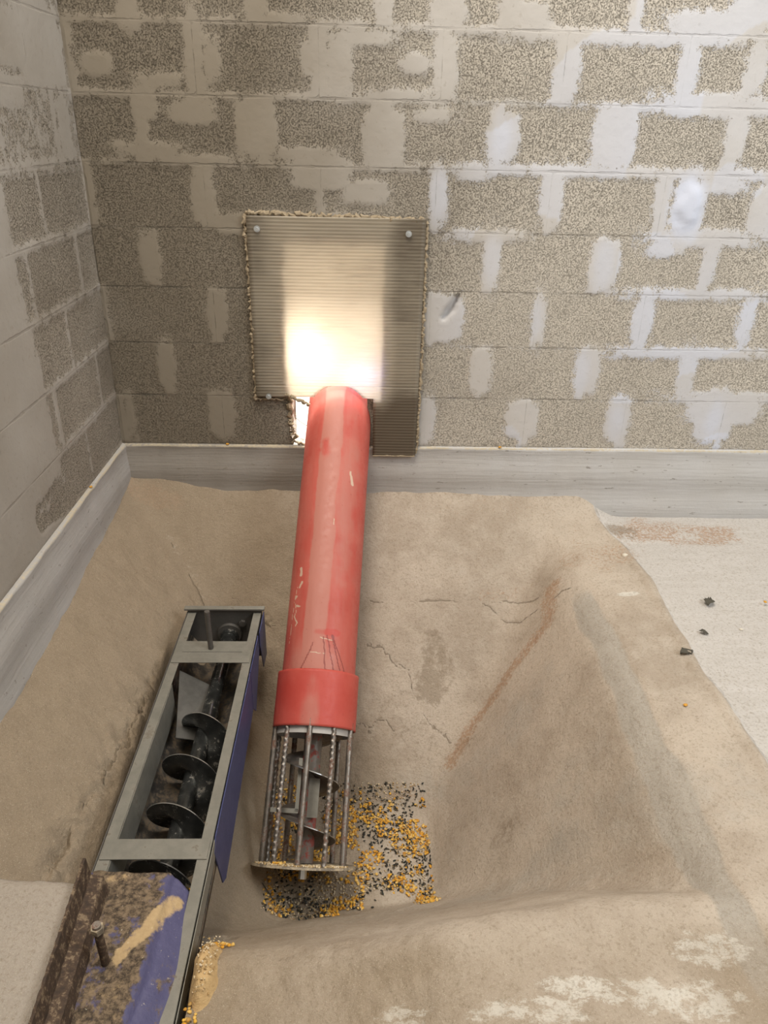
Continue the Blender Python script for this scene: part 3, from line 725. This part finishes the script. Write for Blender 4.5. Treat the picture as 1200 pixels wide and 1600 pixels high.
# screw inside
shaft = MB().tube([apt(-.3, 0, 0), apt(1.585, 0, 0)], .030, 24).build('screw_shaft', M_AUGER, auger, True)
def helix(fr, s0, s1, r0, r1, pitch, ph, sgn, taper=0):
    v = []; f = []; n = int((s1 - s0) / pitch * 96)
    for i in range(n + 1):
        s = s0 + (s1 - s0) * i / n; th = ph + sgn * 2 * math.pi * (s - s0) / pitch
        ro = r1 if not taper else r0 + (r1 - r0) * min(1, (s - s0) / taper)
        v += [fr(s, r0 * .9, th), fr(s, (r0 + ro) / 2, th), fr(s, ro, th)]
        if i:
            a = 3 * (i - 1)
            f += [(a, a + 1, a + 4, a + 3), (a + 1, a + 2, a + 5, a + 4)]
    return v, f
v, f = helix(apt, 1.0, 1.575, .030, .098, .165, .9, 1)
fl = make('flighting', v, f, M_FLIGHT, auger); fl.data.materials.append(M_RIM); sm = fl.modifiers.new('thickness', 'SOLIDIFY'); sm.thickness = .003; sm.material_offset_rim = 1
# flat bracket strip beside the screw
b = MB()
def slab_between(b, p, q, wdir, w, ndir, t):
    p, q, wdir, ndir = Vector(p), Vector(q), Vector(wdir).normalized(), Vector(ndir).normalized()
    c = [p - wdir * w / 2 - ndir * t / 2, q - wdir * w / 2 - ndir * t / 2, q + wdir * w / 2 - ndir * t / 2, p + wdir * w / 2 - ndir * t / 2]
    return b.hexa([tuple(x) for x in c] + [tuple(x + ndir * t) for x in c])
slab_between(b, apt(1.27, .058, -.55), apt(1.435, .058, -.55), SIDE, .012, TOP, .004)
slab_between(b, apt(1.432, .058, -.55) - SIDE * .085, apt(1.432, .058, -.55) + SIDE * .005, AX, .014, TOP, .004)
slab_between(b, apt(1.33, .045, .45), apt(1.45, .045, .45), SIDE, .035, TOP, .004)
b.build('bracket', M_GALV, auger)

# ================================================================ TROUGH CONVEYOR
TD, TZ, TSL = .545, -.435, .0
TL, TR = .333, .598
TC = (TL + TR) / 2
def tp(s, x, h): return (x, -(TD + s), TZ + TSL * s + h)
trough = thing('trough_auger', tp(.9, TC, -.2), 'open grey and blue steel trough with a black screw inside', 'trough auger')
def tbox(b, s0, s1, x0, x1, h0, h1):
    return b.hexa([tp(s0, x0, h0), tp(s1, x0, h0), tp(s1, x1, h0), tp(s0, x1, h0), tp(s0, x0, h1), tp(s1, x0, h1), tp(s1, x1, h1), tp(s0, x1, h1)])
SE = 1.85
for (x0, x1, wx) in [(TL, TL + .030, TL), (TR - .028, TR, TR - .003)]:
    b = MB(); tbox(b, .006, SE, x0, x1, -.003, 0); tbox(b, .006, SE, wx, wx + .003, -.075, -.003)
    b.build('frame_rail', M_GALV, trough, bevel=.0008)
b = MB(); tbox(b, .182, .296, TL + .004, TR - .004, .0005, .0035); b.build('cross_bar', M_GALV, trough, bevel=.0006)
b = MB(); tbox(b, .241, .2425, TL + .03, TR - .035, .0035, .0042); b.build('cross_bar_seam', M_ENDPL, trough)
b = MB(); tbox(b, .982, 1.040, TL + .004, TR - .004, .0005, .0035); b.build('cross_bar', M_GALV, trough, bevel=.0006)
# end plate with folded lip
b = MB(); tbox(b, .0, .004, TL - .002, TR + .002, -.20, .012); tbox(b, -.006, .014, TL - .012, TR + .012, .012, .016); end = b.build('end_plate', M_ENDPL, trough, bevel=.0006)
b = MB(); tbox(b, -.008, .013, TL - .012, TR + .012, .0165, .0185); b.build('lip', M_GALV, end)
end_ring = MB().tube([tp(.004, TC + .012, -.095), tp(.014, TC + .012, -.095)], [.046, .043], 32).build('bearing_flange', M_ENDPL, end, True)
MB().tube([tp(.004, TC + .062, -.045), tp(.016, TC + .062, -.045)], .013, 6).build('bolt_head', M_ENDPL, end)
# lining of the trough: rounded bottom
SX = TC + .012; SH = -.102
def lining(x_in0, x_in1):
    v = []; f = []
    prof = [(x_in0, -.078), (x_in0, -.11)]
    for k in range(13):
        a = math.pi + math.pi * k / 12
        prof.append((TC + .124 * math.cos(a), SH - .0 + .098 * math.sin(a)))
    prof += [(x_in1, -.11), (x_in1, -.078)]
    ss = np.linspace(.006, SE, 40)
    for s in ss:
        for (x, h) in prof: v.append(tp(s, x, h))
    n = len(prof)
    for i in range(len(ss) - 1):
        for k in range(n - 1): f.append((i * n + k, (i + 1) * n + k, (i + 1) * n + k + 1, i * n + k + 1))
    return v, f
v, f = lining(TL + .002, TR - .002)
ln = make('lining', v, f, M_INNER, trough, True); sm = ln.modifiers.new('thickness', 'SOLIDIFY'); sm.thickness = .003
# inner grey side panel, baffle
b = MB(); slab_between(b, tp(.40, TL + .031, -.058), tp(1.1, TL + .031, -.058), (0, 0, 1), .110, (1, 0, 0), .002); b.build('inner_panel', M_GALV, trough)
b = MB()
q = [(.29, TL + .028, -.035), (.29, TL + .128, -.10), (.515, TL + .115, -.125), (.53, TL + .062, -.10), (.40, TL + .045, -.06)]
b.add([tp(*k) for k in q] + [tp(k[0], k[1], k[2] - .003) for k in q], [(4, 3, 2, 1, 0), (5, 6, 7, 8, 9)] + [(i, (i + 1) % 5, 5 + (i + 1) % 5, 5 + i) for i in range(5)])
b.build('baffle', M_BAFFLE, trough)
# blue side sheets on the right
b = MB()
x0 = TR + .003
def side_sheet(b, pts, x, t=.003):
    n = len(pts); v = [tp(s, x, h) for s, h in pts] + [tp(s, x + t, h) for s, h in pts]
    f = [tuple(range(n)), tuple(range(2 * n - 1, n - 1, -1))] + [(i, (i + 1) % n, n + (i + 1) % n, n + i) for i in range(n)]
    return b.add(v, f)
side_sheet(b, [(0, .0), (.0, -.19), (.085, -.185), (.13, -.06), (.13, 0)], x0 + .004)
b.build('side_sheet', M_NAVY, trough)
b = MB(); side_sheet(b, [(.14, -.004), (.14, -.07), (.285, -.215), (.335, -.16), (.335, -.004)], x0); b.build('side_sheet', M_NAVY, trough)
b = MB(); side_sheet(b, [(.34, -.004), (.34, -.16), (.92, -.228), (.955, -.20), (1.0, -.03), (.97, -.004)], x0); b.build('side_sheet', M_NAVY, trough)
b = MB(); side_sheet(b, [(.98, -.004), (1.0, -.05), (SE, -.05), (SE, -.004)], x0, .002); b.build('side_sheet', M_GALV, trough)
b = MB(); side_sheet(b, [(0, 0), (0, -.18), (SE, -.18), (SE, 0)], TL - .004); b.build('side_sheet', M_ENDPL, trough)  # left side sheet coloured dark to stand in for shadow
# screw
def sp(s, r, th):
    a = tp(s, SX, SH); return (a[0] + r * math.sin(th), a[1], a[2] + r * math.cos(th))
MB().tube([sp(.01, 0, 0), sp(SE - .05, 0, 0)], .0245, 24).build('screw_shaft', M_DARK, trough, True)
MB().tube([sp(.012, 0, 0), sp(.03, 0, 0), sp(.032, 0, 0), sp(.06, 0, 0), sp(.062, 0, 0), sp(.085, 0, 0)], [.034, .034, .029, .029, .033, .033], 24).build('shaft_collar', M_DARK, trough, True)
v, f = helix(sp, .40, 1.76, .0245, .094, .172, -4.4, 1, .12)
fl = make('flighting', v, f, M_DARK, trough); fl.data.materials.append(M_RIM); sm = fl.modifiers.new('thickness', 'SOLIDIFY'); sm.thickness = .003; sm.material_offset_rim = 1
# upright stud through the first cross bar
rx, rs_ = TL + .122, .222
b = MB(); q0 = Vector(tp(rs_, rx, -.01)); q1 = q0 + Vector((0, 0, .165))
b.tube([q0.lerp(q1, i / 60) for i in range(61)], .0088, 10, True, lambda i, a: 1 + .07 * math.sin(i * 2.1 + a))
b.build('stud', M_ENDPL, trough, True)

# blue cover plate over the near end, caked with meal
def cover():
    ss = np.linspace(1.095, 1.84, 140); us = np.linspace(0, 1, 70)
    U, S_ = np.meshgrid(us, ss)
    right = TR - .012 - .030 * sstep(1.30, 1.55, S_)
    left = TL - .006
    crn = .03 * (sstep(.75, 1, U)) * (1 - sstep(1.095, 1.16, S_)) + .010 * fbm(U, U * 0, 4, 3)
    Xc = left + (right - left) * U
    H = .012 + .016 * (1 - sstep(.74, .80, U)) * 1 + .012 * sstep(1.06, 1.3, S_) - .028 * sstep(.80, 1.0, U) - .01 * (1 - sstep(0, .12, U))
    H = H + .006 * fbm(Xc, S_, 16, 4) * (U < .8) + .010 * np.exp(-((Xc - .44) / .05) ** 2 - ((S_ - 1.22) / .07) ** 2) * 1
    P = np.stack([Xc, -(TD + S_ + crn), TZ + TSL * S_ + H], -1)
    caked = .80 - .62 * sstep(.70, .80, U + .05 * fbm(Xc, S_, 12, 5)) + .1 * (S_ - 1.4)
    caked = caked - .35 * blob(U, S_, .62, 1.12, .35, .025, .4, 20, 4) - .45 * blob(U, S_, .72, 1.5, .12, .07, .5, 14, 4)
    d = seg_dist(Xc, S_, [(.545, 1.165), (.52, 1.20), (.50, 1.25), (.47, 1.29)], .015, 20, 5)
    meal = .85 * (1 - sstep(.008, .042, d)) + .6 * blob(Xc, S_, .40, 1.115, .035, .022, .4, 30, 3) + .45 * blob(Xc, S_, .46, 1.38, .06, .06, .5, 20, 6) + .35 * blob(Xc, S_, .40, 1.5, .08, .08, .5, 20, 6)
    o = grid_object('cover', P[..., 0] - trough.location[0], P[..., 1] - trough.location[1], P[..., 2] - trough.location[2], None, M_COVER, {'caked': caked, 'meal': meal}, trough)
    sm = o.modifiers.new('thickness', 'SOLIDIFY'); sm.thickness = .003; sm.offset = -1
    return o
cov = cover(); cov['label'] = 'blue cover plate caked with brown meal'
q0 = Vector(tp(1.315, .443, .012)); q1 = q0 + Vector((0, 0, .150))
b = MB(); b.tube([q0.lerp(q1, i / 40) for i in range(41)], .0085, 12, True, lambda i, a: 1 + .08 * math.sin(i * 2.2 + a)); st = b.build('stud', M_RUST, cov, True)
MB().tube([q1 - Vector((0, 0, .016)), q1 - Vector((0, 0, .002))], .0128, 6).build('nut', M_PLATE, cov)
MB().tube([q1 - Vector((0, 0, .002)), q1 + Vector((0, 0, .004))], .009, 16).build('stud_tip', M_STEEL, cov, True)

# ================================================================ ANGLE IRON ON THE SLAB EDGE
b = MB()
def ang(d, x, z): return (x + .05 * (d - 1.69), -d, z)
prof = [(.356, -.292), (.362, -.292), (.366, -.345), (.392, -.352), (.400, -.40), (.394, -.40), (.386, -.360), (.358, -.352)]
ss = np.linspace(1.690, 2.5, 160); v = []; f = []
for i, d in enumerate(ss):
    for k, (x, z) in enumerate(prof):
        v.append(ang(d, x + .0005 * math.sin(i * 1.3 + k), z + .0006 * math.sin(i * .9 + k * 2)))
n = len(prof)
for i in range(len(ss) - 1):
    for k in range(n): f.append((i * n + k, i * n + (k + 1) % n, (i + 1) * n + (k + 1) % n, (i + 1) * n + k))
f += [tuple(range(n - 1, -1, -1)), tuple((len(ss) - 1) * n + k for k in range(n))]
o = b.add(v, f).build('steel_edging', M_RUST)
tag(o, 'rusty dirt-caked steel angle along the edge of the pale slab', 'steel edging')

# ================================================================ GRAIN AND DEBRIS
def kernel_mesh(L, Wd, T, n=7, m=5, point=.35):
    v = []; f = []
    for i in range(m + 1):
        a = math.pi * i / m
        for k in range(n):
            b_ = 2 * math.pi * k / n
            x = -math.cos(a); r = math.sin(a) * (1 - point * x * .8)
            v.append((x * L / 2, r * math.cos(b_) * Wd / 2, r * math.sin(b_) * T / 2))
    for i in range(m):
        for k in range(n): f.append((i * n + k, i * n + (k + 1) % n, (i + 1) * n + (k + 1) % n, (i + 1) * n + k))
    return np.array(v), f
def scatter(name, pts, km, mat, label, cat, jitter=.3):
    kv, kf = km; V = []; Fs = []
    for i, (x, y, z) in enumerate(pts):
        s = random.uniform(1 - jitter, 1 + jitter * .6)
        M = Matrix.Rotation(random.uniform(0, 6.28), 3, 'Z') @ Matrix.Rotation(random.uniform(-.45, .45), 3, 'Y') @ Matrix.Rotation(random.uniform(-.4, .4), 3, 'X')
        p = (kv * s) @ np.array(M).T + np.array((x, y, z))
        V.append(p); Fs += [tuple(a + i * len(kv) for a in t) for t in kf]
    V = np.concatenate(V)
    o = make(name, V.tolist(), Fs, mat, None, True, tuple(V.mean(0)))
    return tag(o, label, cat, None, 'stuff')
def grain_pts(n, seed, thr):
    r = np.random.default_rng(seed); out = []
    while len(out) < n:
        x = r.uniform(.66, 1.245); d = r.uniform(.80, 1.315)
        xr = 1.205 + .02 * (d - 1.0) + .012 * float(vnoise(np.array([d]), np.array([0.]), 20, 5)[0])
        if x > xr: continue
        dens = .40 + 1.7 * float(fbm(np.array([x]), np.array([-d]), 11, seed)[0])
        if x > 1.10 and d > .9: dens += .22
        if x < .98 and d > 1.12: dens += .35
        if d < .90: dens += .15
        if .98 < x < 1.15 and d > 1.20: dens -= .45
        if d > 1.27 and .9 < x < 1.12: continue
        if dens < thr + r.uniform(0, .35): continue
        out.append((x, -d, float(ground(np.array([x]), np.array([-d]))[0]) + r.uniform(.014, .030)))
    return out
# sample the real, noisy ground under the grain
def settle(pts, lift):
    a = np.array(pts); x, y = a[:, 0], a[:, 1]
    z = ground(x, y) + .022 * fbm(x, y, 3, 5) + .006 * fbm(x, y, 14, 6)
    return [(p[0], p[1], float(q) + lift * random.uniform(.5, 1.6)) for p, q in zip(pts, z)]
scatter('corn_grain', settle(grain_pts(1500, 3, .30), .004), kernel_mesh(.0115, .0095, .006), M_CORN, 'yellow corn kernels spilled on the pit floor around the cage', 'grain')
scatter('dark_seeds', settle(grain_pts(800, 4, .28), .005), kernel_mesh(.0115, .0055, .0045), M_SEED, 'black seeds mixed through the spilled corn on the pit floor', 'seeds')
scatter('broken_grain', settle(grain_pts(1500, 6, .15), .003), kernel_mesh(.006, .005, .004, 5, 4), M_PALE, 'pale broken grain bits among the spilled corn', 'grain')
# dust and a few kernels on the end plate
pts = []
while len(pts) < 420:
    th = random.uniform(-1.2, 1.2) ; r = random.uniform(.085, .163)
    p = apt(1.586, r, th); pts.append(tuple(p))
scatter('grain_dust', pts, kernel_mesh(.007, .006, .004, 5, 4), M_PALE, 'pale meal and grain dust lying on the round end plate', 'grain dust')
pts = [tuple(apt(1.582, .13 + random.uniform(-.015, .015), random.uniform(-.75, -.35))) for _ in range(14)]
scatter('corn_grain', pts, kernel_mesh(.011, .009, .006), M_CORN, 'small cluster of yellow corn on the round end plate of the cage', 'grain')
# corn caught in the trough beside the cover
pts = [tp(1.065 + random.uniform(-.035, .02), TR - .035 + random.uniform(-.02, .012), -.075 + random.uniform(-.008, .012)) for _ in range(26)]
scatter('corn_grain', pts, kernel_mesh(.011, .009, .006), M_CORN, 'few corn kernels caught in the trough beside the blue cover', 'grain')

# meal heap between trough and pit lip
def heap(name, cx, cy, rx, ry, h, label, seed):
    u = np.linspace(-1, 1, 40); U, V = np.meshgrid(u, u)
    X = cx + U * rx * 1.15; Y = cy + V * ry * 1.15
    r = np.hypot(U, V) * 1.15 + .35 * fbm(X, Y, 18, seed)
    x, y = X, Y
    g = ground(x, y) + .022 * fbm(x, y, 3, 5) + .006 * fbm(x, y, 14, 6)
    Z = g - .01 + (h + .01) * (1 - sstep(.15, 1.0, r)) + .003 * fbm(X, Y, 60, 4)
    o = grid_object(name, X - cx, Y - cy, Z - g.mean(), None, M_MEAL, {})
    o.location = (cx, cy, float(g.mean()))
    return tag(o, label, 'meal', None, 'stuff')
heap('ground_meal', .642, -1.85, .036, .13, .040, 'heap of golden ground meal beside the right rail of the trough', 5)
scatter('broken_grain', settle([(.645 + max(-.017, min(.017, random.gauss(0, .010))), -1.85 + max(-.06, min(.06, random.gauss(0, .035))), 0) for _ in range(200)], .030), kernel_mesh(.005, .004, .003, 5, 4), M_PALE, 'pale broken bits sprinkled over the golden meal heap', 'grain')
pts = [(.645 + random.gauss(0, .018), -1.765 + random.gauss(0, .012), 0) for _ in range(45)] + [(.625 + random.gauss(0, .01), -1.95 + random.gauss(0, .02), 0) for _ in range(22)]
scatter('corn_grain', settle(pts, .008), kernel_mesh(.009, .008, .005), M_CORN, 'corn bits around the golden meal heap next to the trough', 'grain')

# single stray kernels
def kernel(x, y, z, rot, label, mat=M_CORN, group=None):
    kv, kf = kernel_mesh(.014, .011, .006, 10, 8)
    o = make('corn_kernel', [tuple(p) for p in kv], kf, mat, None, True)
    o.location = (x, y, z); o.rotation_euler = (0, 0, rot)
    return tag(o, label, 'corn kernel', 'stray corn kernels')
kernel(1.902, -1.171, ground_at(1.902, -1.171) + .004, .5, 'single yellow corn kernel on the shoulder between groove and pale slab')
kernel(2.381, -.658, -.305, 1.5, 'single orange corn kernel on the pale slab at right edge')
kernel(1.52, -.011, .005, .2, 'single yellow kernel on the plinth ledge right of the plastic sheet')
kernel(.42, -.010, .005, .1, 'single yellow kernel on the plinth ledge left of the pipe')
kernel(.010, -.42, .005, 1.3, 'single yellow kernel on the ledge of the left plinth')

def leaf(x, y, L, rot, label, seed):
    rr = random.Random(seed); z = ground_at(x, y) + .003
    n = 9; v = []; f = []
    for i in range(n):
        t = i / (n - 1); w_ = .30 * L * math.sin(math.pi * (t * .92 + .04)) * rr.uniform(.7, 1.25)
        for k, s in enumerate((-1, -.4, .4, 1)):
            v.append(((t - .5) * L, s * w_, .004 + .16 * L * abs(s) * rr.uniform(.4, 1.1) + .10 * L * math.sin(t * 5)))
        if i:
            for k in range(3): f.append((4 * (i - 1) + k, 4 * (i - 1) + k + 1, 4 * i + k + 1, 4 * i + k))
    o = make('dried_leaf', v, f, M_LEAF, None, True)
    o.location = (x, y, z); o.rotation_euler = (0, 0, rot)
    sm = o.modifiers.new('thickness', 'SOLIDIFY'); sm.thickness = .0012
    return tag(o, label, 'leaf', 'dark scraps on the slab')
leaf(2.189, -.643, .062, 1.1, 'curled dark scrap on the pale slab, farthest from the rim', 1)
leaf(2.001, -.925, .052, .35, 'curled dark scrap lying at the rim of the pit', 2)
leaf(2.099, -.82, .030, -.5, 'tiny dark scrap on the pale slab between two larger ones', 3)

def pebble(x, y, r, label, seed, mat=M_STONE, z=None):
    rr = np.random.default_rng(seed); v = []; f = []; n, m = 12, 8
    for i in range(m + 1):
        a = math.pi * i / m
        for k in range(n):
            b_ = 2 * math.pi * k / n
            q = r * (1 + .12 * math.sin(3 * b_ + seed) * math.sin(a) + .1 * math.cos(2 * a + seed))
            v.append((q * math.sin(a) * math.cos(b_), .75 * q * math.sin(a) * math.sin(b_), .62 * q * math.cos(a)))
    for i in range(m):
        for k in range(n): f.append((i * n + k, (i + 1) * n + k, (i + 1) * n + (k + 1) % n, i * n + (k + 1) % n))
    o = make('pebble', v, f, mat, None, True); o.location = (x, y, (ground_at(x, y) if z is None else z) + .45 * r)
    return tag(o, label, 'pebble', 'loose pebbles')
pebble(1.995, -.313, .0125, 'cream pebble beside the rim near the back plinth', 1)
pebble(.165, -1.765, .011, 'rounded pale pebble on the slab at the lower left corner', 4, z=-.31)
pebble(2.235, -.80, .006, 'tiny white pebble on the pale slab right of the dark scraps', 3)
# straw beside the cage
zz = ground_at(.66, -1.27)
o = MB().tube([(.655, -1.235, ground_at(.655, -1.235) + .006), (.69, -1.262, ground_at(.69, -1.262) + .007), (.722, -1.235, ground_at(.722, -1.235) + .012)], .0018, 6).build('straw', M_LEAF, None, True)
tag(o, 'bent dark straw on the cement left of the cage plate', 'straw')
